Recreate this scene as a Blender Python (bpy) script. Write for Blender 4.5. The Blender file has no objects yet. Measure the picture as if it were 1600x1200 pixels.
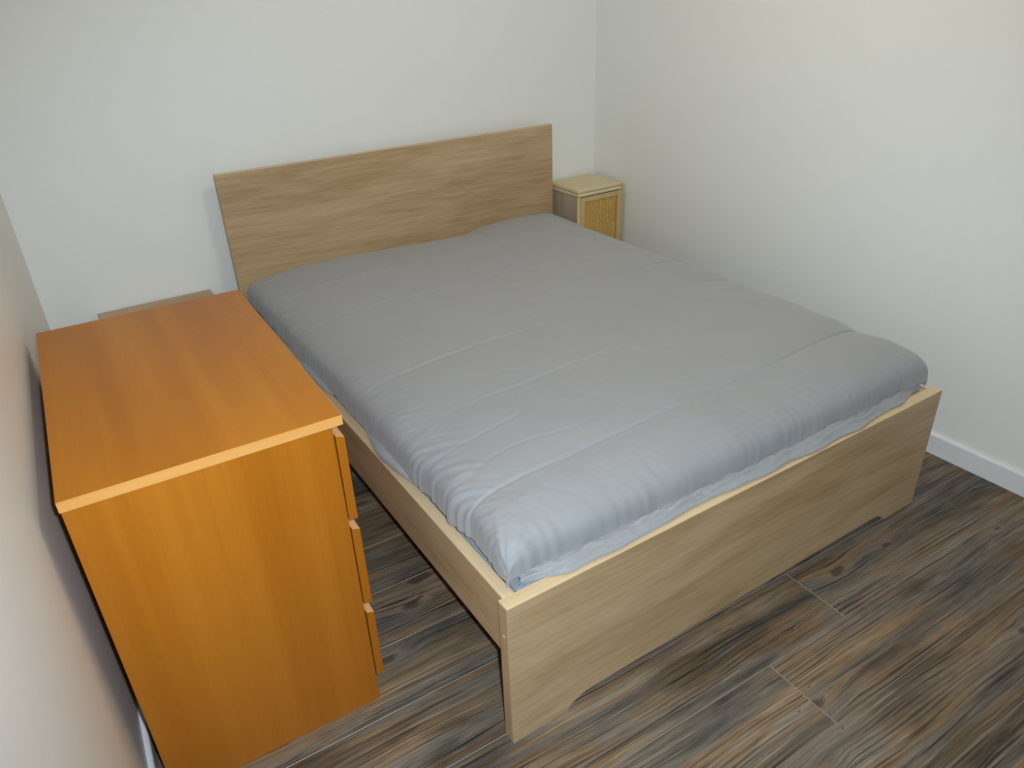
import bpy, bmesh, math, random
import numpy as np
from mathutils import Vector, Matrix, noise
R = math.radians
C = bpy.context.scene.collection
random.seed(7)

# ------------------------------------------------------------------ camera
sc = bpy.context.scene
CAM = Vector((-2.3438, -2.94, 1.4904))
yaw, pitch, roll = R(-31.7313), R(-28.5945), R(-2.3034)
FOC = 1161.91
fwd = Vector((math.sin(-yaw) * math.cos(pitch), math.cos(yaw) * math.cos(pitch), math.sin(pitch)))
rgt = fwd.cross(Vector((0, 0, 1))).normalized()
upv = rgt.cross(fwd)
r2 = rgt * math.cos(roll) + upv * math.sin(roll)
u2 = upv * math.cos(roll) - rgt * math.sin(roll)
cd = bpy.data.cameras.new('camera')
cam = bpy.data.objects.new('camera', cd)
C.objects.link(cam)
cam.matrix_world = Matrix.Translation(CAM) @ Matrix((r2, u2, -fwd)).transposed().to_4x4()
cd.sensor_width = 36.0
cd.lens = FOC / 1600 * 36.0
cd.clip_start = 0.02
sc.camera = cam

# ------------------------------------------------------------------ world, lights, exposure
w = bpy.data.worlds.new('world')
sc.world = w
w.use_nodes = True
w.node_tree.nodes['Background'].inputs[0].default_value = (0.75, 0.85, 1.0, 1)
w.node_tree.nodes['Background'].inputs[1].default_value = 0.05
sc.view_settings.view_transform = 'Standard'
sc.view_settings.look = 'None'
sc.view_settings.gamma = 1.0
sc.view_settings.use_curve_mapping = False
sc.view_settings.exposure = 0.0

LAMP = Vector((-0.95, -1.45, 2.40))
LAMP_STRENGTH = 40.5
LAMP_COL = (1.0, 0.865, 0.645)
# the flash unit of the camera, a few centimetres right of and above its lens
fl = bpy.data.lights.new('camera_flash', 'SPOT')
fl.energy = 132.0
fl.color = (0.75, 0.885, 1.0)
fl.shadow_soft_size = 0.012
fl.spot_size = R(106)
fl.spot_blend = 0.75
flo = bpy.data.objects.new('camera_flash', fl)
C.objects.link(flo)
aim = fwd.normalized()
flo.location = CAM + r2 * 0.045 + u2 * 0.03
flo.rotation_euler = aim.to_track_quat('-Z', 'Y').to_euler()


# ------------------------------------------------------------------ material helpers
def lin(c):
    c = c / 255.0
    return c / 12.92 if c <= 0.04045 else ((c + 0.055) / 1.055) ** 2.4


def rgb(r, g, b):
    return (lin(r), lin(g), lin(b), 1.0)


class NT:
    def __init__(self, name):
        self.m = bpy.data.materials.new(name)
        self.m.use_nodes = True
        self.t = self.m.node_tree
        self.b = self.t.nodes['Principled BSDF']

    def n(self, kind, **kw):
        nd = self.t.nodes.new(kind)
        for k, v in kw.items():
            if k.startswith('i_'):
                key = k[2:]
                nd.inputs[int(key) if key.isdigit() else key].default_value = v
            else:
                setattr(nd, k, v)
        return nd

    def l(self, a, b):
        self.t.links.new(a, b)

    def math(self, op, a, b=None):
        nd = self.n('ShaderNodeMath', operation=op)
        for i, v in enumerate((a, b)):
            if v is None:
                continue
            if isinstance(v, (int, float)):
                nd.inputs[i].default_value = v
            else:
                self.l(v, nd.inputs[i])
        return nd.outputs[0]

    def mix(self, fac, a, b, blend='MIX'):
        nd = self.n('ShaderNodeMix', data_type='RGBA', blend_type=blend)
        for sock, v in ((nd.inputs[0], fac), (nd.inputs[6], a), (nd.inputs[7], b)):
            if isinstance(v, (int, float, tuple)):
                sock.default_value = v
            else:
                self.l(v, sock)
        return nd.outputs[2]

    def ramp(self, fac, stops):
        nd = self.n('ShaderNodeValToRGB')
        e = nd.color_ramp.elements
        while len(e) < len(stops):
            e.new(0.5)
        for i, (p, c) in enumerate(stops):
            e[i].position = p
            e[i].color = c if isinstance(c, tuple) else (c, c, c, 1)
        self.l(fac, nd.inputs[0])
        return nd.outputs[0]

    def noise(self, vec, scale, detail=4, rough=0.55, dist=0.0):
        nd = self.n('ShaderNodeTexNoise', i_Scale=scale, i_Detail=detail, i_Roughness=rough, i_Distortion=dist)
        self.l(vec, nd.inputs['Vector'])
        return nd.outputs['Fac']

    def mapped(self, vec, scale, loc=(0, 0, 0)):
        nd = self.n('ShaderNodeMapping')
        nd.inputs['Scale'].default_value = scale
        nd.inputs['Location'].default_value = loc
        self.l(vec, nd.inputs['Vector'])
        return nd.outputs[0]

    def bump(self, h, strength, dist=0.002):
        nd = self.n('ShaderNodeBump', i_Strength=strength, i_Distance=dist)
        self.l(h, nd.inputs['Height'])
        self.l(nd.outputs[0], self.b.inputs['Normal'])


def plain(name, col, rough=0.5, bump=None, spec=0.5):
    k = NT(name)
    k.b.inputs['Base Color'].default_value = col
    k.b.inputs['Roughness'].default_value = rough
    k.b.inputs['Specular IOR Level'].default_value = spec
    if bump:
        tc = k.n('ShaderNodeTexCoord')
        k.bump(k.noise(tc.outputs['Object'], bump[0], 3), bump[1], bump[2])
    return k.m


def veneer(name, axis, dark, mid, light, streak=60.0, along=2.0, band=6.0, band_amt=0.5, rough=0.42, spec=0.4, off=0.0, knots=False):
    """Wood veneer whose grain runs along one axis of the object."""
    k = NT(name)
    tc = k.n('ShaderNodeTexCoord').outputs['Object']
    i = 'XYZ'.index(axis)
    s = [streak] * 3
    s[i] = along
    fine = k.noise(k.mapped(tc, tuple(s), (off, off * 2, off * 3)), 1.0, 6, 0.6, 0.3)
    s2 = [band] * 3
    s2[i] = along * 0.35
    big = k.noise(k.mapped(tc, tuple(s2), (off + 5, off, off + 2)), 1.0, 3, 0.5, 0.6)
    s3 = [streak * 5] * 3
    s3[i] = along * 5
    pore = k.noise(k.mapped(tc, tuple(s3)), 1.0, 2, 0.5)
    f = k.math('ADD', k.math('MULTIPLY', fine, 1 - band_amt), k.math('MULTIPLY', big, band_amt))
    f = k.math('ADD', k.math('MULTIPLY', f, 0.88), k.math('MULTIPLY', pore, 0.12))
    col = k.ramp(f, [(0.38, dark), (0.5, mid), (0.62, light)])
    if knots:
        s4 = [7.0] * 3
        s4[i] = 2.6
        v = k.n('ShaderNodeTexVoronoi', feature='F1', i_Scale=1.0, i_Randomness=1.0)
        k.l(k.mapped(tc, tuple(s4), (off + .3, off, off)), v.inputs['Vector'])
        kn = k.ramp(k.math('ADD', v.outputs['Distance'], k.math('MULTIPLY', fine, 0.12)), [(0.08, 1.0), (0.24, 0.0)])
        col = k.mix(k.math('MULTIPLY', kn, 0.65), col, tuple(list(dark[:3]) + [1]))
    k.l(col, k.b.inputs['Base Color'])
    k.b.inputs['Roughness'].default_value = rough
    k.b.inputs['Specular IOR Level'].default_value = spec
    k.bump(pore, 0.05, 0.001)
    return k.m


def wall_mat(name, col, rough):
    k = NT(name)
    tc = k.n('ShaderNodeTexCoord').outputs['Object']
    n = k.noise(tc, 1.3, 3)
    c2 = tuple(list(x * 0.965 for x in col[:3]) + [1])
    k.l(k.mix(n, col, c2), k.b.inputs['Base Color'])
    k.b.inputs['Roughness'].default_value = rough
    k.b.inputs['Specular IOR Level'].default_value = 0.35
    k.bump(k.noise(tc, 240, 3), 0.10, 0.0008)
    return k.m


def plank_mat():
    """Weathered pine plank print: streaks, warped grain lines, knots; every plank samples another spot."""
    k = NT('weathered_plank')
    tc = k.n('ShaderNodeTexCoord').outputs['Object']
    oi = k.n('ShaderNodeObjectInfo').outputs['Random']
    comb = k.n('ShaderNodeCombineXYZ')
    k.l(k.math('MULTIPLY', oi, 37.0), comb.inputs[0])
    k.l(k.math('MULTIPLY', oi, 91.0), comb.inputs[1])
    k.l(k.math('MULTIPLY', oi, 13.0), comb.inputs[2])
    add = k.n('ShaderNodeVectorMath', operation='ADD')
    k.l(tc, add.inputs[0])
    k.l(comb.outputs[0], add.inputs[1])
    p = add.outputs[0]
    # knots
    vor = k.n('ShaderNodeTexVoronoi', feature='F1', voronoi_dimensions='2D', i_Scale=1.0, i_Randomness=1.0)
    k.l(k.mapped(p, (2.5, 6.2, 1.0)), vor.inputs['Vector'])
    vsep = k.n('ShaderNodeSeparateColor')
    k.l(vor.outputs['Color'], vsep.inputs[0])
    # knots differ in size and many cells have none
    size = k.ramp(vsep.outputs[0], [(0.20, 5.0), (0.40, 1.5), (0.75, 0.95), (1.0, 0.7)])
    kd = k.math('MULTIPLY', vor.outputs['Distance'], size)
    blotch0 = k.noise(k.mapped(p, (30.0, 60.0, 1.0)), 1.0, 3, 0.6)
    near = k.ramp(kd, [(0.0, 1.0), (0.09, 0.6), (0.26, 0.0)])
    core = k.ramp(k.math('ADD', kd, k.math('MULTIPLY', k.math('SUBTRACT', blotch0, 0.5), 0.12)), [(0.035, 1.0), (0.075, 0.0)])
    halo = k.ramp(kd, [(0.05, 0.0), (0.09, 1.0), (0.15, 0.0)])
    # warped across-grain coordinate
    sep = k.n('ShaderNodeSeparateXYZ')
    k.l(p, sep.inputs[0])
    warp = k.noise(k.mapped(p, (2.0, 7.0, 1.0)), 1.0, 2, 0.5)
    y = k.math('ADD', sep.outputs[1], k.math('MULTIPLY', warp, 0.036))
    y = k.math('ADD', y, k.math('MULTIPLY', near, k.math('DIVIDE', 0.019, size)))
    def cx(sx, sy):
        c = k.n('ShaderNodeCombineXYZ')
        k.l(k.math('MULTIPLY', sep.outputs[0], sx), c.inputs[0])
        k.l(k.math('MULTIPLY', y, sy), c.inputs[1])
        return c.outputs[0]
    strip = k.noise(cx(1.3, 15.0), 1.0, 3, 0.55)          # broad tonal strips
    hue = k.noise(cx(1.7, 15.0), 1.0, 5, 0.62, 0.6)      # brown or grey
    grain = k.noise(cx(2.4, 190.0), 1.0, 4, 0.65, 0.2)    # growth lines
    fine = k.noise(cx(14.0, 520.0), 1.0, 3, 0.6)          # brush marks
    blotch = k.noise(k.mapped(p, (3.0, 8.0, 1.0), (3, 1, 0)), 1.0, 4, 0.6)
    base = k.ramp(hue, [(0.34, rgb(92, 88, 83)), (0.46, rgb(128, 117, 104)), (0.57, rgb(136, 111, 83)), (0.68, rgb(150, 134, 114))])
    tone = k.ramp(strip, [(0.34, 0.58), (0.5, 0.90), (0.64, 1.06)])
    c = k.mix(1.0, base, tone, 'MULTIPLY')
    bl = k.ramp(blotch, [(0.34, 0.42), (0.50, 0.95), (0.66, 1.12)])
    c = k.mix(0.75, c, bl, 'MULTIPLY')
    gl = k.ramp(grain, [(0.36, rgb(84, 74, 66)), (0.45, rgb(225, 221, 216)), (0.55, rgb(255, 255, 255)), (0.66, rgb(255, 255, 255))])
    c = k.mix(0.85, c, gl, 'MULTIPLY')
    white = k.ramp(grain, [(0.60, 0.0), (0.70, 1.0)])
    c = k.mix(k.math('MULTIPLY', white, 0.45), c, rgb(186, 176, 164))
    fl_ = k.ramp(fine, [(0.33, 0.62), (0.5, 1.0), (0.68, 1.25)])
    c = k.mix(0.7, c, fl_, 'MULTIPLY')
    c = k.mix(k.math('MULTIPLY', halo, 0.16), c, rgb(166, 140, 112))
    c = k.mix(k.math('MULTIPLY', core, 0.75), c, rgb(66, 56, 50))
    k.l(c, k.b.inputs['Base Color'])
    k.b.inputs['Roughness'].default_value = 0.48
    k.b.inputs['Specular IOR Level'].default_value = 0.35
    k.bump(k.math('ADD', k.math('MULTIPLY', grain, 0.7), k.math('MULTIPLY', fine, 0.5)), 0.25, 0.001)
    return k.m


def cloth_mat(name, col, sheen=0.25):
    k = NT(name)
    tc = k.n('ShaderNodeTexCoord').outputs['Object']
    big = k.noise(tc, 2.2, 4)
    dk = tuple(list(x * 0.9 for x in col[:3]) + [1])
    k.l(k.mix(big, col, dk), k.b.inputs['Base Color'])
    k.b.inputs['Roughness'].default_value = 0.62
    k.b.inputs['Specular IOR Level'].default_value = 0.35
    k.b.inputs['Sheen Weight'].default_value = sheen
    k.b.inputs['Sheen Roughness'].default_value = 0.5
    weave = k.noise(k.mapped(tc, (900, 900, 900)), 1.0, 2)
    crk = k.noise(k.mapped(tc, (9, 22, 14)), 1.0, 5, 0.6, 0.8)
    k.bump(k.math('ADD', k.math('MULTIPLY', crk, 1.0), k.math('MULTIPLY', weave, 0.04)), 0.22, 0.006)
    return k.m


def cane_mat(name):
    """Woven cane: thin vertical and horizontal strips, colour only; relief comes from the strand geometry."""
    k = NT(name)
    tc = k.n('ShaderNodeTexCoord').outputs['Object']
    n = k.noise(k.mapped(tc, (300, 300, 40)), 1.0, 3)
    k.l(k.ramp(n, [(0.3, rgb(190, 148, 72)), (0.6, rgb(222, 184, 104))]), k.b.inputs['Base Color'])
    k.b.inputs['Roughness'].default_value = 0.55
    return k.m


M = {}
M['wall'] = wall_mat('wall_paint', rgb(240, 240, 235), 0.6)
M['wall_satin'] = wall_mat('wall_satin_paint', rgb(240, 237, 231), 0.42)
M['ceil'] = plain('ceiling_paint', rgb(244, 243, 240), 0.8)
M['skirt'] = plain('baseboard_paint', rgb(232, 232, 232), 0.3)
M['plank'] = plank_mat()
M['joint'] = plain('plank_edge', rgb(150, 140, 130), 0.5)
M['under'] = plain('floor_underlay', rgb(40, 36, 33), 0.9)
OD, OM, OL = rgb(171, 140, 101), rgb(187, 158, 121), rgb(198, 171, 134)
M['oak_x'] = veneer('oak_veneer_x', 'X', OD, OM, OL, 95, 5.5, 13, 0.55, knots=True)
M['oak_y'] = veneer('oak_veneer_y', 'Y', OD, OM, OL, 95, 5.5, 13, 0.55, off=1.7)
M['oak_z'] = veneer('oak_veneer_z', 'Z', OD, OM, OL, 95, 5.5, 13, 0.55, off=3.1)
M['oak_edge'] = veneer('oak_edge_band', 'X', rgb(205, 178, 136), rgb(214, 188, 148), rgb(222, 199, 160), 90, 3, 12, 0.4)
BD, BM_, BL = rgb(172, 101, 8), rgb(182, 110, 12), rgb(192, 121, 18)
M['oak_edge_y'] = veneer('oak_edge_band_y', 'Y', rgb(205, 178, 136), rgb(214, 188, 148), rgb(222, 199, 160), 90, 3, 12, 0.4)
M['beech_y'] = veneer('beech_veneer_y', 'Y', BD, BM_, BL, 34, 1.0, 7, 0.7, rough=0.36, spec=0.4)
M['beech_z'] = veneer('beech_veneer_z', 'Z', rgb(160, 92, 17), rgb(169, 100, 21), rgb(178, 109, 28), 40, 1.0, 7, 0.7, rough=0.36, spec=0.4, off=2.0)
M['beech_edge'] = veneer('beech_edge_band', 'X', rgb(206, 143, 70), rgb(213, 152, 80), rgb(220, 161, 91), 60, 3, 9, 0.5, rough=0.4)
M['beech_raw'] = veneer('beech_bevel', 'Y', rgb(204, 146, 92), rgb(212, 156, 104), rgb(218, 165, 114), 60, 3, 9, 0.5, rough=0.45)
M['dark'] = plain('dark_gap', rgb(60, 34, 16), 0.8)
M['duvet'] = cloth_mat('grey_duvet_cover', rgb(160, 160, 162))
M['sheet'] = cloth_mat('grey_fitted_sheet', rgb(148, 152, 158), 0.15)
M['snap'] = plain('snap_plastic', rgb(120, 150, 172), 0.25)
M['pine'] = veneer('pale_pine', 'X', rgb(214, 196, 152), rgb(222, 206, 164), rgb(228, 213, 174), 60, 2, 9, 0.5, rough=0.5)
M['pine_z'] = veneer('pale_pine_z', 'Z', rgb(196, 168, 118), rgb(208, 182, 132), rgb(216, 194, 146), 60, 2, 9, 0.5, rough=0.5)
M['greyside'] = veneer('greyed_panel', 'Z', rgb(168, 152, 130), rgb(178, 162, 140), rgb(186, 171, 150), 50, 2, 8, 0.5, rough=0.55)
M['cane'] = cane_mat('woven_cane')
M['canedark'] = plain('cane_backing', rgb(126, 86, 34), 0.7)
M['metal'] = plain('brushed_metal', rgb(150, 150, 150), 0.35)
M['metal'].node_tree.nodes['Principled BSDF'].inputs['Metallic'].default_value = 1.0
lm = NT('opal_glass_lit')
lm.b.inputs['Base Color'].default_value = (0.9, 0.88, 0.82, 1)
lm.b.inputs['Emission Color'].default_value = (*LAMP_COL, 1)
lm.b.inputs['Emission Strength'].default_value = LAMP_STRENGTH
M['opal'] = lm.m


# ------------------------------------------------------------------ object helpers
def link(name, me, mat, parent=None):
    o = bpy.data.objects.new(name, me)
    C.objects.link(o)
    mats = mat if isinstance(mat, (list, tuple)) else [mat]
    for m in mats:
        me.materials.append(m)
    if parent:
        o.parent = parent
    return o


def from_bm(name, bm, mat, parent=None, smooth=False):
    me = bpy.data.meshes.new(name)
    bmesh.ops.recalc_face_normals(bm, faces=bm.faces)
    bm.to_mesh(me)
    bm.free()
    if smooth:
        for p in me.polygons:
            p.use_smooth = True
    return link(name, me, mat, parent)


def add_box(bm, lo, hi, bevel=0.0, seg=2, mi=0):
    r = bmesh.ops.create_cube(bm, size=1.0)
    vs = r['verts']
    c = [(a + b) / 2 for a, b in zip(lo, hi)]
    s = [b - a for a, b in zip(lo, hi)]
    for v in vs:
        v.co = Vector((c[0] + v.co.x * s[0], c[1] + v.co.y * s[1], c[2] + v.co.z * s[2]))
    fs = list({f for v in vs for f in v.link_faces})
    if bevel > 0:
        es = list({e for v in vs for e in v.link_edges})
        rr = bmesh.ops.bevel(bm, geom=es, offset=bevel, segments=seg, affect='EDGES', profile=0.5)
        fs = list(set(rr['faces']) | {f for f in fs if f.is_valid})
    for f in fs:
        if f.is_valid:
            f.material_index = mi
    return vs


def box(name, lo, hi, mat, parent=None, bevel=0.0015, seg=2):
    bm = bmesh.new()
    add_box(bm, lo, hi, bevel, seg)
    return from_bm(name, bm, mat, parent)


def prism(bm, prof, axis, a, b):
    """Extrude a closed 2-D profile along an axis from a to b."""
    def P(u, v, t):
        return {'x': (t, u, v), 'y': (u, t, v), 'z': (u, v, t)}[axis]
    A = [bm.verts.new(P(u, v, a)) for u, v in prof]
    B = [bm.verts.new(P(u, v, b)) for u, v in prof]
    n = len(prof)
    fs = [bm.faces.new(A), bm.faces.new(B[::-1])]
    for i in range(n):
        fs.append(bm.faces.new((A[i], B[i], B[(i + 1) % n], A[(i + 1) % n])))
    return fs


def tube(bm, pts, rad, seg=8, cap=True):
    rings = []
    n = len(pts)
    for i, p in enumerate(pts):
        p = Vector(p)
        t = (Vector(pts[min(i + 1, n - 1)]) - Vector(pts[max(i - 1, 0)])).normalized()
        a = t.cross(Vector((0, 0, 1)))
        if a.length < 1e-3:
            a = t.cross(Vector((1, 0, 0)))
        a.normalize()
        b = a.cross(t)
        rr = rad[i] if isinstance(rad, (list, tuple)) else rad
        rings.append([bm.verts.new(p + (a * math.cos(q) + b * math.sin(q)) * rr) for q in [2 * math.pi * j / seg for j in range(seg)]])
    for r0, r1 in zip(rings, rings[1:]):
        for j in range(seg):
            bm.faces.new((r0[j], r0[(j + 1) % seg], r1[(j + 1) % seg], r1[j]))
    if cap:
        bm.faces.new(rings[0][::-1])
        bm.faces.new(rings[-1])


def thing(name, label, cat, loc=(0, 0, 0), rz=0.0, group=None):
    o = bpy.data.objects.new(name, None)
    o.empty_display_size = 0.1
    C.objects.link(o)
    o.location = loc
    o.rotation_euler = (0, 0, rz)
    tag(o, label, cat, group)
    return o


def tag(o, label, cat, group=None):
    o['label'] = label
    o['category'] = cat
    if group:
        o['group'] = group


def struct(o):
    o['kind'] = 'structure'
    return o


# ------------------------------------------------------------------ the room
XL, YF, H = -2.4462, -3.75, 2.45
LW = R(1.62)                       # the left wall runs slightly out of square


def xl(y):
    return XL + y * math.tan(LW)


T = 0.12
struct(box('wall_back', (xl(YF) - T, 0, -0.02), (T, T, H), M['wall'], bevel=0))
struct(box('wall_right', (0, YF - T, -0.02), (T, 0, H), M['wall'], bevel=0))
bm = bmesh.new()
prism(bm, [(xl(0), 0), (xl(0) - T, 0), (xl(YF) - T, YF), (xl(YF), YF)], 'z', -0.02, H)
struct(from_bm('wall_left', bm, M['wall_satin']))
struct(box('wall_front', (xl(YF) - T, YF - T, -0.02), (0, YF, H), M['wall'], bevel=0))
struct(box('ceiling', (xl(YF) - T, YF - T, H), (T, T, H + 0.1), M['ceil'], bevel=0))

# floor: a screed slab that carries every plank as a child of its own
fl_o = struct(box('floor', (xl(YF) - T, YF - T, -0.08), (T, T, -0.0095), M['under'], bevel=0))
PW, PL, PT = 0.192, 1.2, 0.009
FR = R(-1.1)
ORG = Vector((-1.03, -2.195, 0))   # a point on a joint between two rows


def plank_mesh(l, wd):
    bm = bmesh.new()
    b = 0.0011
    x, y = l / 2 - 0.0002, wd / 2 - 0.0002
    lower = [bm.verts.new((sx * x, sy * y, -PT)) for sx, sy in ((-1, -1), (1, -1), (1, 1), (-1, 1))]
    mid = [bm.verts.new((sx * x, sy * y, -0.0009)) for sx, sy in ((-1, -1), (1, -1), (1, 1), (-1, 1))]
    top = [bm.verts.new((sx * (x - b), sy * (y - b), 0)) for sx, sy in ((-1, -1), (1, -1), (1, 1), (-1, 1))]
    bm.faces.new(top)
    bm.faces.new(lower[::-1])
    for i in range(4):
        j = (i + 1) % 4
        f = bm.faces.new((mid[i], mid[j], top[j], top[i]))
        f.material_index = 1
        bm.faces.new((lower[i], lower[j], mid[j], mid[i]))
    me = bpy.data.meshes.new('plank')
    bm.to_mesh(me)
    bm.free()
    me.materials.append(M['plank'])
    me.materials.append(M['joint'])
    return me


plank_full = plank_mesh(PL, PW)
row_off = {0: 0.137, -1: -0.147, -2: -0.45}
for _r in range(1, 12):
    row_off[_r] = -0.30 - 0.08 * ((_r * 2) % 3)
row_off[-3] = 0.30   # butt joints seen in the photograph, measured from ORG
ca, sa = math.cos(FR), math.sin(FR)
for row in range(-8, 12):
    v0 = row * PW                  # row spans v0 .. v0+PW
    u0 = row_off.get(row, (row * 0.437 + 0.21) % PL - 0.6)
    for kx in range(-3, 4):
        ua, ub = u0 + kx * PL, u0 + (kx + 1) * PL
        ua2, ub2 = max(ua, -1.60), min(ub, 1.09)
        if ub2 - ua2 < 0.05:
            continue
        yc = ORG.y + (ua2 + ub2) / 2 * sa + (v0 + PW / 2) * ca
        if yc > 0.06 or yc < YF - 0.05:
            continue
        me = plank_full if ub2 - ua2 > PL - 1e-4 else plank_mesh(ub2 - ua2, PW)
        o = bpy.data.objects.new('floor_plank', me)
        C.objects.link(o)
        u, v = (ua2 + ub2) / 2, v0 + PW / 2
        o.location = (ORG.x + u * ca - v * sa, ORG.y + u * sa + v * ca, 0)
        o.rotation_euler = (0, 0, FR)
        o.parent = fl_o


def skirting(name, p0, p1, nrm):
    """Baseboard with a rounded top edge from p0 to p1, thickness towards nrm."""
    h, t = 0.074, 0.012
    prof = [(0, 0), (t, 0), (t, h - 0.007), (t * 0.93, h - 0.004), (t * 0.75, h - 0.0015), (t * 0.45, h), (0, h)]
    bm = bmesh.new()
    A = [bm.verts.new((p0[0] + nrm[0] * d, p0[1] + nrm[1] * d, z)) for d, z in prof]
    B = [bm.verts.new((p1[0] + nrm[0] * d, p1[1] + nrm[1] * d, z)) for d, z in prof]
    bm.faces.new(A)
    bm.faces.new(B[::-1])
    for i in range(len(prof)):
        j = (i + 1) % len(prof)
        bm.faces.new((A[i], B[i], B[j], A[j]))
    return struct(from_bm(name, bm, M['skirt']))


skirting('baseboard_right', (-0.0005, YF), (-0.0005, -0.0125), (-1, 0))
skirting('baseboard_back', (xl(0) + 0.013, -0.0005), (0, -0.0005), (0, -1))
nl = (math.cos(LW), -math.sin(LW))
skirting('baseboard_left', (xl(YF) + 0.0005, YF), (xl(0) + 0.0005, -0.0005), nl)
skirting('baseboard_front', (xl(YF) + 0.013, YF + 0.0005), (-0.013, YF + 0.0005), (0, 1))

# ------------------------------------------------------------------ ceiling lamp (above the frame, its warm light is in the picture)
lp = thing('ceiling_lamp', 'round opal glass lamp on the ceiling above the bed', 'lamp', (LAMP.x, LAMP.y, H))
bm = bmesh.new()
bmesh.ops.create_cone(bm, cap_ends=True, segments=40, radius1=0.155, radius2=0.155, depth=0.018)
bmesh.ops.translate(bm, verts=bm.verts, vec=(0, 0, -0.009))
from_bm('lamp_base', bm, M['metal'], lp)
bm = bmesh.new()
bmesh.ops.create_uvsphere(bm, u_segments=40, v_segments=20, radius=0.15)
for v in bm.verts:
    v.co.z = min(v.co.z, 0.0) * 0.12 - 0.018
from_bm('lamp_shade', bm, M['opal'], lp, True)

# ------------------------------------------------------------------ bed
BX0, BX1 = -1.8063, -0.3150        # footboard
HX0, HX1 = -1.7945, -0.3032        # headboard
FY, HY = -2.0177, -0.075
bed = thing('double_bed', 'light oak veneer double bed frame with tall plain headboard and arched footboard', 'bed', ((BX0 + BX1) / 2, -1.04, 0))
BO = Vector(bed.location)


def bl(p):
    return (p[0] - BO.x, p[1] - BO.y, p[2] - BO.z)


def bbox(name, lo, hi, mat, bevel=0.0015, parent=None):
    return box(name, bl(lo), bl(hi), mat, parent or bed, bevel)


hb = bbox('headboard', (HX0, HY, 0), (HX1, HY + 0.026, 0.9043), M['oak_x'], 0.002)
bbox('edge_band', (HX0 + 0.001, HY + 0.001, 0.9035), (HX1 - 0.001, HY + 0.025, 0.9052), M['oak_edge'], 0.0004, hb)
# footboard with the long low arch cut out of its foot
prof = [(BX0, 0), (BX0, 0.4030), (BX1, 0.4030), (BX1, 0)]
ax0, ax1, ah, aw = BX0 + 0.150, BX1 - 0.143, 0.0345, 0.082
arch = []
for i in range(17):
    q = i / 16 * math.pi / 2
    arch.append((ax0 + aw * (1 - math.cos(q)), ah * math.sin(q) ** 1.0))
arch2 = [(ax0 + ax1 - x, z) for x, z in arch]
prof = [(BX0, 0), (ax0 - 0.0002, 0)] + arch + arch2[::-1] + [(BX1, 0), (BX1, 0.403), (BX0, 0.403)]
bm = bmesh.new()
prism(bm, [(x - BO.x, z) for x, z in prof], 'y', FY - BO.y, FY + 0.033 - BO.y)
fb = from_bm('footboard', bm, M['oak_x'], bed)
bv = fb.modifiers.new('bevel', 'BEVEL')
bv.width, bv.segments, bv.limit_method = 0.0015, 2, 'ANGLE'
bbox('edge_band', (BX0 + 0.0005, FY + 0.0008, 0.4026), (BX1 - 0.0005, FY + 0.0325, 0.4040), M['oak_edge'], 0.0004, fb)
bbox('edge_band', (BX0 - 0.0007, FY + 0.0012, 0.002), (BX0 + 0.0005, FY + 0.0318, 0.4015), M['oak_z'], 0.0003, fb)
for x in (BX0 - 0.0007, BX1 + 0.0006):
    bm = bmesh.new()
    bmesh.ops.create_cone(bm, cap_ends=True, segments=14, radius1=0.0035, radius2=0.0035, depth=0.0014, matrix=Matrix.Translation(bl((x, FY + 0.017, 0.318))) @ Matrix.Rotation(R(90), 4, 'Y'))
    from_bm('cover_cap', bm, M['pine'], fb)
RT, RB = 0.3975, 0.238
for x0, x1 in ((BX0 + 0.0125, BX0 + 0.0415), (BX1 - 0.0415, BX1 - 0.0125)):
    rl = bbox('side_rail', (x0, FY + 0.0335, RB), (x1, HY - 0.0005, RT), M['oak_y'])
    bbox('edge_band', (x0 + 0.0008, FY + 0.034, RT - 0.0004), (x1 - 0.0008, HY - 0.001, RT + 0.0008), M['oak_edge_y'], 0.0003, rl)
bbox('mattress_board', (BX0 + 0.042, FY + 0.034, 0.205), (BX1 - 0.042, HY - 0.001, 0.222), M['oak_y'])

# ------------------------------------------------------------------ mattress under the duvet
mat_t = thing('mattress', 'mattress in grey fitted sheet lying in the bed frame under the duvet', 'mattress', (BO.x, BO.y, 0.2225))
bm = bmesh.new()
add_box(bm, (BX0 + 0.046 - BO.x, -1.972 - BO.y, 0), (BX1 - 0.046 - BO.x, -0.082 - BO.y, 0.168), 0.025, 4)
from_bm('sheet_cover', bm, M['sheet'], mat_t, True)

# ------------------------------------------------------------------ duvet
DX0, DX1 = -1.777, -0.318
DY0, DY1 = -1.968, -0.082          # foot, head
ZB, DH = 0.418, 0.140
N4 = 3.6


def curve(a, b, nl_, nr, n):
    """Arc-length samples of a super-elliptic hump on [a,b]: (x, height 0..1)."""
    c, hw = (a + b) / 2, (b - a) / 2
    q = np.linspace(0, math.pi / 2, 4000)
    hscale = DH
    L = []
    for sgn, e in ((-1, nl_), (1, nr)):
        x = np.sin(q) ** (2 / e)
        z = np.cos(q) ** (2 / e)
        L.append((c + sgn * hw * x, z))
    X = np.concatenate([L[0][0][::-1], L[1][0][1:]])
    Z = np.concatenate([L[0][1][::-1], L[1][1][1:]])
    s = np.concatenate([[0], np.cumsum(np.hypot(np.diff(X), np.diff(Z) * hscale))])
    t = np.linspace(0, s[-1], n)
    return np.interp(t, s, X), np.interp(t, s, Z)


NX, NY = 260, 640
CX, ZX = curve(DX0, DX1, 4.1, 4.4, NX)
CY, ZY = curve(DY0, DY1, 3.8, 5.0, NY)
SEAMS = [-1.785, -1.490, -1.225, -0.985, -0.725, -0.415, -0.165]


def nz(x, y, z=0.0):
    return noise.noise(Vector((x, y, z)))


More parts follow.
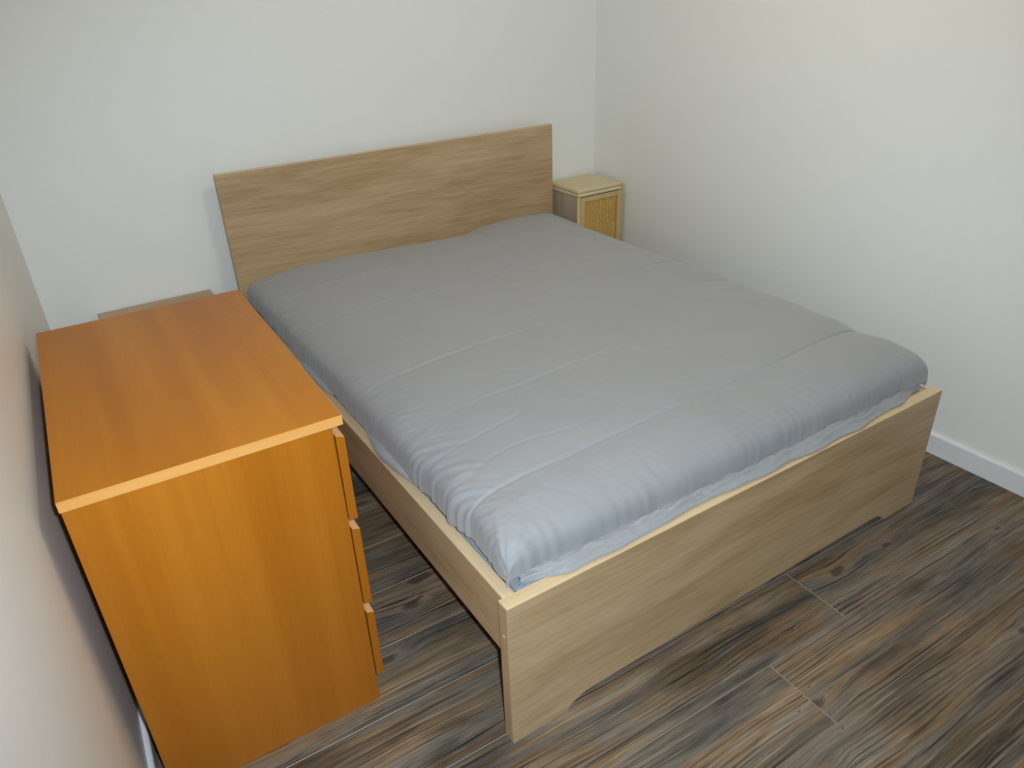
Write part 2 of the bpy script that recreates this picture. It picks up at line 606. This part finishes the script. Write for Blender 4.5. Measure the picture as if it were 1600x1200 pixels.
HEADX = [-1.766, -1.68, -1.60, -1.52, -1.36, -1.19, -0.95, -0.82, -0.775, -0.73, -0.655, -0.55, -0.37, -0.32]
HEADZ = [0.0, 0.0, 0.006, 0.008, 0.004, -0.002, -0.012, -0.012, 0.0, 0.012, 0.016, 0.018, 0.012, 0.0]
nors = None
P0 = np.zeros((NX, NY, 3))
for i in range(NX):
    for j in range(NY):
        P0[i, j] = (CX[i], CY[j], ZB + DH * max(-0.12, 1 - ((1 - ZX[i]) ** 3.2 + (1 - ZY[j]) ** 3.2) ** (1 / 3.2)))
du = np.gradient(P0, axis=0)
dv = np.gradient(P0, axis=1)
NRM = np.cross(du, dv)
NRM /= np.linalg.norm(NRM, axis=2, keepdims=True) + 1e-12
bm = bmesh.new()
V = [[None] * NY for _ in range(NX)]
for i in range(NX):
    x = CX[i]
    eL = max(0.0, 1 - (x - DX0) / 0.24)          # closeness to the left edge
    eR = max(0.0, 1 - (DX1 - x) / 0.22)
    hz = float(np.interp(x, HEADX, HEADZ))
    for j in range(NY):
        y = CY[j]
        p = Vector(P0[i, j])
        n = Vector(NRM[i, j])
        eF = max(0.0, 1 - (y - DY0) / 0.20)
        eH = max(0.0, 1 - (DY1 - y) / 0.16)
        d = 0.0
        # quilting channels
        for k, ys in enumerate(SEAMS):
            yy = ys + 0.018 * math.sin((x + 1.05) * 2.1 + k * 1.3) + 0.010 * nz(x * 3, k * 7.1) - (0.03 * max(0, x + 0.75) * -1 if k == 0 else 0)
            a = abs(y - yy)
            if a < 0.2:
                st = 0.40 + 1.1 * nz(x * 2.3 + k * 11, 4.2)
                if k == 0:
                    st = 1.0
                st = max(0.06, min(1.0, st)) * (1 - 0.35 * eL + 0.4 * eR) * (1.0 if k < 2 else 0.7)
                d -= 0.0060 * st * math.exp(-(a / 0.0042) ** 2) + 0.0065 * st * math.exp(-(a / 0.045) ** 2)
        # soft lumps of the filling
        d += 0.0075 * nz(x * 3.1, y * 3.6, 1.3) + 0.0040 * nz(x * 7.5 + 3, y * 8.0, 5.1)
        # diagonal creases on the top
        cr = nz(x * 3.0 - y * 3.5, y * 7.0 + x * 3.0, 8.0)
        d -= 0.0020 * max(0.0, 1 - abs(cr) / 0.09) * max(0.0, nz(x * 2.2, y * 2.2, 3.0) + 0.2)
        # gathers down the left side, right side and foot
        if eL > 0:
            g = 0.45 * nz(y * 9 + 2.0 * nz(x * 5, y * 3), x * 3.5, 2.0) + 0.30 * (0.4 - abs(nz(y * 31 + x * 26 + 1.6 * nz(y * 6, x * 6, 2.5), x * 11, 7.0)) * 2) + 0.45 * nz(y * 62 + x * 45, x * 16, 5.0)
            d += 0.0115 * g * eL ** 1.9 * (0.25 + 1.0 * max(0.0, 0.45 + 1.4 * nz(y * 2.9, x * 3, 9.0)))
            d -= 0.004 * eL ** 2 * max(0.0, nz(y * 4.2, 3.7, 1.0))
        if eR > 0:
            d += 0.006 * nz(y * 12, x * 3.0, 12.0) * eR ** 1.5
        if eF > 0:
            g = 0.35 * nz(x * 11 + 3 * nz(y * 6, x * 2), y * 4.0, 21.0) * eF ** 0.5 + (0.7 * (0.4 - abs(nz(x * 36 + y * 16, y * 10, 27.0)) * 2) + 0.5 * nz(x * 70 + y * 20, y * 18, 3.0)) * eF * (0.5 + 0.8 * nz(x * 3.0, 17.0))
            d += 0.0065 * g * eF ** 1.8
        # corner pinch at the foot
        cfl = max(0.0, 1 - math.hypot(x - DX0, y - DY0) / 0.22)
        d += 0.005 * nz(math.atan2(y - DY0, x - DX0) * 4.5, cfl * 3, 30) * cfl
        p = p + n * d
        p.x += 0.006 * cfl ** 2
        p.y += 0.006 * cfl ** 2
        p.z += hz * max(0.0, 1 - (DY1 - y) / 0.42) * min(1.0, ZY[j] * 1.4)
        if eH > 0.0:
            p.y = min(p.y, HY - 0.004)
        V[i][j] = bm.verts.new(p)
for i in range(NX - 1):
    for j in range(NY - 1):
        bm.faces.new((V[i][j], V[i + 1][j], V[i + 1][j + 1], V[i][j + 1]))
# the underside: tucked rows that run in to a flat base
ring = [V[i][0] for i in range(NX)] + [V[NX - 1][j] for j in range(1, NY)] + [V[i][NY - 1] for i in range(NX - 2, -1, -1)] + [V[0][j] for j in range(NY - 2, 0, -1)]
cxm, cym = (DX0 + DX1) / 2, (DY0 + DY1) / 2
prev = ring
for inset, z in ((0.003, 0.412), (0.010, 0.406), (0.028, 0.4025)):
    cur = []
    for v0 in ring:
        x, y = v0.co.x, v0.co.y
        sx = max(-1, min(1, (cxm - x) * 40 / 1.0)) if abs(x - DX0) < 0.05 or abs(x - DX1) < 0.05 else 0
        sy = max(-1, min(1, (cym - y) * 40 / 1.0)) if abs(y - DY0) < 0.05 or abs(y - DY1) < 0.05 else 0
        wob = 0.003 * max(0.0, nz(x * 14, y * 14, z * 30))
        cur.append(bm.verts.new((x + sx * inset, y + sy * inset, z + wob)))
    n = len(ring)
    for a in range(n):
        b = (a + 1) % n
        bm.faces.new((prev[a], cur[a], cur[b], prev[b]))
    prev = cur
bm.faces.new(prev[::-1])
dv_t = thing('duvet', 'thick grey quilted duvet with stitched channels spread over the double bed', 'duvet', (BO.x, BO.y, 0.40))
DO = Vector(dv_t.location)
bmesh.ops.translate(bm, verts=bm.verts, vec=-DO)
from_bm('duvet_cover', bm, M['duvet'], dv_t, True)

# hem flap of the cover, lying crumpled over the top of the footboard
bm = bmesh.new()
NU, NVV = 220, 16
x0f, x1f = -1.742, -0.350
G = []
for i in range(NU):
    t = i / (NU - 1)
    x = x0f + (x1f - x0f) * t
    end = min(1.0, t / 0.07, (1 - t) / 0.10)
    reach = -1.999 - 0.011 * (0.5 + 1.6 * nz(x * 4.3, 2.2)) - 0.007 * nz(x * 11, 6.0)
    reach = max(-2.0135, min(-1.976, reach))
    reach = -1.965 + (reach + 1.965) * max(0.12, end)
    colv = []
    for j in range(NVV):
        s = j / (NVV - 1)
        y = -1.962 + (reach + 1.962) * s
        base = 0.4195 + 0.003 * nz(x * 6, 1.0)
        z = base + (0.4085 - base) * s ** 1.6
        bul = math.sin(math.pi * min(1, s * 1.02))
        z += 0.007 * bul + bul * (0.013 * nz(x * 12 + s * 5.5, s * 2.6, 3.0) + 0.012 * nz(x * 17 - s * 7, s * 3, 9.0) + 0.007 * (0.4 - abs(nz(x * 20 + s * 8, s * 3, 15.0)) * 2))
        if s > 0.6:
            z = max(z, 0.4062)
        if end < 1:
            z -= 0.012 * (1 - end) * s
            if y < -1.984:
                z = max(z, 0.4062)
        colv.append(bm.verts.new((x - DO.x, y - DO.y, z - DO.z)))
    G.append(colv)
for i in range(NU - 1):
    for j in range(NVV - 1):
        bm.faces.new((G[i][j], G[i][j + 1], G[i + 1][j + 1], G[i + 1][j]))
hf = from_bm('hem_flap', bm, M['duvet'], dv_t, True)
so = hf.modifiers.new('solid', 'SOLIDIFY')
so.thickness, so.offset = 0.0018, 0
# stitched seam between cover and flap
bm = bmesh.new()
pts = [(x0f + (x1f + 0.01 - x0f) * i / 160 - DO.x, -1.9695 + 0.003 * nz(i * .21, 4) - DO.y, 0.4175 + 0.0040 * nz(i * .13, 1) - DO.z) for i in range(161)]
tube(bm, pts, [0.0027 + 0.0014 * nz(i * .8, 8) for i in range(161)], 6)
from_bm('seam', bm, M['sheet'], dv_t, True)
# hem folds on the left, lying on the side rail
def hem_fold(y0, y1, rmax, seed):
    bm = bmesh.new()
    n = 44
    pts, rad = [], []
    for i in range(n):
        t = i / (n - 1)
        y = y0 + (y1 - y0) * t
        pts.append((-1.768 - 0.012 * math.sin(math.pi * t) + 0.003 * nz(y * 9, seed) - DO.x, y - DO.y, 0.4005 + rmax * (0.35 + 0.75 * math.sin(math.pi * t) ** 0.7) - DO.z))
        rad.append(max(0.002, rmax * math.sin(math.pi * t) ** 0.7 * (1 + 0.25 * nz(y * 14, seed))))
    tube(bm, pts, rad, 12)
    from_bm('hem_fold', bm, M['duvet'], dv_t, True)
hem_fold(-1.54, -1.24, 0.016, 1.0)
hem_fold(-0.98, -0.70, 0.014, 5.0)
# snap fastener at the near corner of the cover, on a little tab
tb = box('snap_tab', (-1.760 - DO.x, -1.982 - DO.y, 0.3960 - DO.z), (-1.726 - DO.x, -1.958 - DO.y, 0.4005 - DO.z), M['sheet'], dv_t, 0.0018)
bm = bmesh.new()
bmesh.ops.create_cone(bm, cap_ends=True, segments=18, radius1=0.0062, radius2=0.0045, depth=0.004, matrix=Matrix.Translation((-1.742 - DO.x, -1.974 - DO.y, 0.4025 - DO.z)))
from_bm('snap', bm, M['snap'], tb)

# ------------------------------------------------------------------ chest of drawers
DW, DD, DHH = 0.4812, 0.8009, 0.7787
ch = thing('chest_of_drawers', 'orange beech veneer chest with three drawers facing the bed, against left wall', 'chest of drawers', (-2.4635, -1.7285, 0), R(-1.286))
TT = 0.0215
bm = bmesh.new()
add_box(bm, (0, 0, DHH - TT), (DW, DD, DHH), 0.0012, 2)
top = from_bm('top_panel', bm, M['beech_y'], ch)
box('edge_band', (0.0006, -0.0006, DHH - TT + 0.0007), (DW - 0.0006, 0.0008, DHH - 0.0008), M['beech_edge'], top, 0.0003)
box('edge_band', (DW - 0.0008, 0.0006, DHH - TT + 0.0007), (DW + 0.0006, DD - 0.0006, DHH - 0.0008), M['beech_edge'], top, 0.0003)
SW = 0.4605
box('side_panel', (0.002, 0.003, 0), (SW, 0.021, DHH - TT - 0.0003), M['beech_z'], ch)
box('side_panel', (0.002, DD - 0.021, 0), (SW, DD - 0.003, DHH - TT - 0.0003), M['beech_z'], ch)
box('back_panel', (0.004, 0.0215, 0.03), (0.010, DD - 0.0215, DHH - TT - 0.0005), M['beech_z'], ch)
box('plinth', (SW - 0.032, 0.0215, 0.0), (SW - 0.014, DD - 0.0215, 0.070), M['beech_y'], ch)
for zt, zb in ((0.7345, 0.5310), (0.5095, 0.3000), (0.2740, 0.0770)):
    f0 = SW + 0.0022
    f1 = DW - 0.0004
    bm = bmesh.new()
    pr = [(f0, zb), (f1, zb), (f1, zt - 0.006), (f0 + 0.001, zt)]
    fs = prism(bm, pr, 'y', 0.0035, DD - 0.0035)
    bm.normal_update()
    for f in bm.faces:
        c = f.calc_center_median()
        if c.z > zt - 0.0045 and abs(c.y - DD / 2) < 0.01:
            f.material_index = 1
    me = bpy.data.meshes.new('drawer')
    bmesh.ops.recalc_face_normals(bm, faces=bm.faces)
    bm.to_mesh(me)
    bm.free()
    dr = link('drawer', me, [M['beech_y'], M['beech_raw']], ch)
    b = dr.modifiers.new('bevel', 'BEVEL')
    b.width, b.segments, b.limit_method = 0.0008, 2, 'ANGLE'
    # end grain band seen from the side, and the drawer box behind
    bm = bmesh.new()
    prism(bm, [(f0 + 0.0006, zb + 0.0006), (f1 - 0.0006, zb + 0.0006), (f1 - 0.0006, zt - 0.0066), (f0 + 0.0016, zt - 0.0008)], 'y', 0.0029, 0.0042)
    from_bm('edge_band', bm, M['beech_z'], dr)
    bm = bmesh.new()
    y0, y1, xa, xb, zz = 0.034, DD - 0.034, 0.03, f0 - 0.0003, zt - 0.045
    for lo, hi in (((xa, y0, zb + .012), (xb, y0 + .012, zz)), ((xa, y1 - .012, zb + .012), (xb, y1, zz)), ((xa, y0 + .012, zb + .012), (xa + .012, y1 - .012, zz)), ((xa + .012, y0 + .012, zb + .014), (xb, y1 - .012, zb + .020))):
        add_box(bm, lo, hi)
    from_bm('drawer_box', bm, M['pine'], dr)

# ------------------------------------------------------------------ bedside cabinet with a cane door, right of the bed
nw, nd_, nh = 0.258, 0.243, 0.635
cb = thing('bedside_cabinet', 'small pale wooden bedside cabinet with woven cane door in corner right of headboard', 'cabinet', (-0.152, -0.130, 0))
hx = nw / 2
yf, yb = -nd_ / 2, nd_ / 2 - 0.008
bm = bmesh.new()
add_box(bm, (-hx - 0.004, yf + 0.004, nh - 0.017), (hx - 0.010, yb, nh), 0.005, 4)
from_bm('top_panel', bm, M['pine'], cb, False)
bm = bmesh.new()
add_box(bm, (-hx - 0.002, yf + 0.002, nh - 0.034), (hx - 0.006, yb, nh - 0.0185), 0.0055, 4)
from_bm('top_moulding', bm, M['pine'], cb)
box('side_panel', (-hx + 0.002, yf + 0.022, 0.05), (-hx + 0.014, yb - 0.002, nh - 0.0345), M['greyside'], cb)
box('side_panel', (hx - 0.014, yf + 0.022, 0.05), (hx - 0.002, yb - 0.002, nh - 0.0345), M['greyside'], cb)
box('back_panel', (-hx + 0.0145, yb - 0.008, 0.05), (hx - 0.0145, yb - 0.002, nh - 0.0345), M['greyside'], cb)
box('bottom_panel', (-hx + 0.0145, yf + 0.022, 0.06), (hx - 0.0145, yb - 0.0085, 0.074), M['greyside'], cb)
for sx in (-1, 1):
    bm = bmesh.new()
    if sx > 0:
        # bent pole that runs up the right side and turns over the top edge
        pts = [(hx + 0.004, yf + 0.010, 0.0), (hx + 0.004, yf + 0.010, nh - 0.026)]
        for q in range(1, 7):
            a = q / 6 * math.pi / 2
            pts.append((hx + 0.004 - 0.016 * (1 - math.cos(a)), yf + 0.010, nh - 0.026 + 0.016 * math.sin(a)))
        pts.append((hx - 0.022, yf + 0.010, nh - 0.010))
    else:
        pts = [(-hx + 0.004, yf + 0.010, 0.0), (-hx + 0.004, yf + 0.010, nh - 0.0345)]
    tube(bm, pts, 0.0085, 12)
    from_bm('post', bm, M['pine_z'], cb, True)
    bm = bmesh.new()
    tube(bm, [(sx * (hx - 0.012), yb - 0.014, 0.0), (sx * (hx - 0.012), yb - 0.014, 0.05)], 0.0085, 12)
    from_bm('foot', bm, M['pine_z'], cb, True)
door = thing  # (door is built below as a part)
d0, d1, dz0, dz1 = -hx + 0.0135, hx - 0.0055, 0.075, nh - 0.038
bm = bmesh.new()
fw = 0.021
for lo, hi in (((d0, yf + 0.004, dz0), (d0 + fw, yf + 0.018, dz1)), ((d1 - fw, yf + 0.004, dz0), (d1, yf + 0.018, dz1)),
               ((d0 + fw, yf + 0.004, dz1 - fw), (d1 - fw, yf + 0.018, dz1)), ((d0 + fw, yf + 0.004, dz0), (d1 - fw, yf + 0.018, dz0 + fw))):
    add_box(bm, lo, hi, 0.0015, 2)
dr = from_bm('door', bm, M['pine_z'], cb)
box('door_backing', (d0 + fw, yf + 0.014, dz0 + fw), (d1 - fw, yf + 0.017, dz1 - fw), M['canedark'], dr, 0)
bm = bmesh.new()
px0, px1, pz0, pz1 = d0 + fw + 0.001, d1 - fw - 0.001, dz0 + fw + 0.001, dz1 - fw - 0.001
x = px0 + 0.004
while x < px1 - 0.003:
    add_box(bm, (x - 0.0034, yf + 0.0105, pz0), (x + 0.0034, yf + 0.0125, pz1))
    x += 0.0105
z = pz0 + 0.003
while z < pz1:
    add_box(bm, (px0, yf + 0.0118, z - 0.0030), (px1, yf + 0.0138, z + 0.0030))
    z += 0.0110
cw = from_bm('cane_weave', bm, M['cane'], dr)
cw['kind'] = 'stuff'
bm = bmesh.new()
tube(bm, [(d0 + 0.011, yf + 0.004, 0.36), (d0 + 0.011, yf - 0.009, 0.36)], 0.006, 12)
from_bm('knob', bm, M['pine'], dr, True)

# ------------------------------------------------------------------ oak bedside table behind the chest
nt = thing('bedside_table', 'light oak bedside table with only its top showing behind orange chest', 'table', (-2.0905, -0.19, 0))
tw, td, th = 0.398, 0.33, 0.476
box('top_panel', (-tw / 2, -td / 2, th - 0.022), (tw / 2, td / 2 + 0.012, th), M['oak_x'], nt)
box('side_panel', (-tw / 2 + 0.003, -td / 2 + 0.004, 0), (-tw / 2 + 0.019, td / 2, th - 0.0225), M['oak_z'], nt)
box('side_panel', (tw / 2 - 0.019, -td / 2 + 0.004, 0), (tw / 2 - 0.003, td / 2, th - 0.0225), M['oak_z'], nt)
box('back_panel', (-tw / 2 + 0.0195, td / 2 - 0.008, 0.05), (tw / 2 - 0.0195, td / 2 - 0.001, th - 0.0225), M['oak_z'], nt)
box('shelf', (-tw / 2 + 0.0195, -td / 2 + 0.006, 0.20), (tw / 2 - 0.0195, td / 2 - 0.0085, 0.216), M['oak_x'], nt)
dq = box('drawer', (-tw / 2 + 0.021, -td / 2 + 0.004, 0.30), (tw / 2 - 0.021, -td / 2 + 0.021, th - 0.026), M['oak_x'], nt)
bm = bmesh.new()
tube(bm, [(0, -td / 2 + 0.004, 0.375), (0, -td / 2 - 0.016, 0.375)], [0.007, 0.011], 14)
from_bm('knob', bm, M['metal'], dq, True)
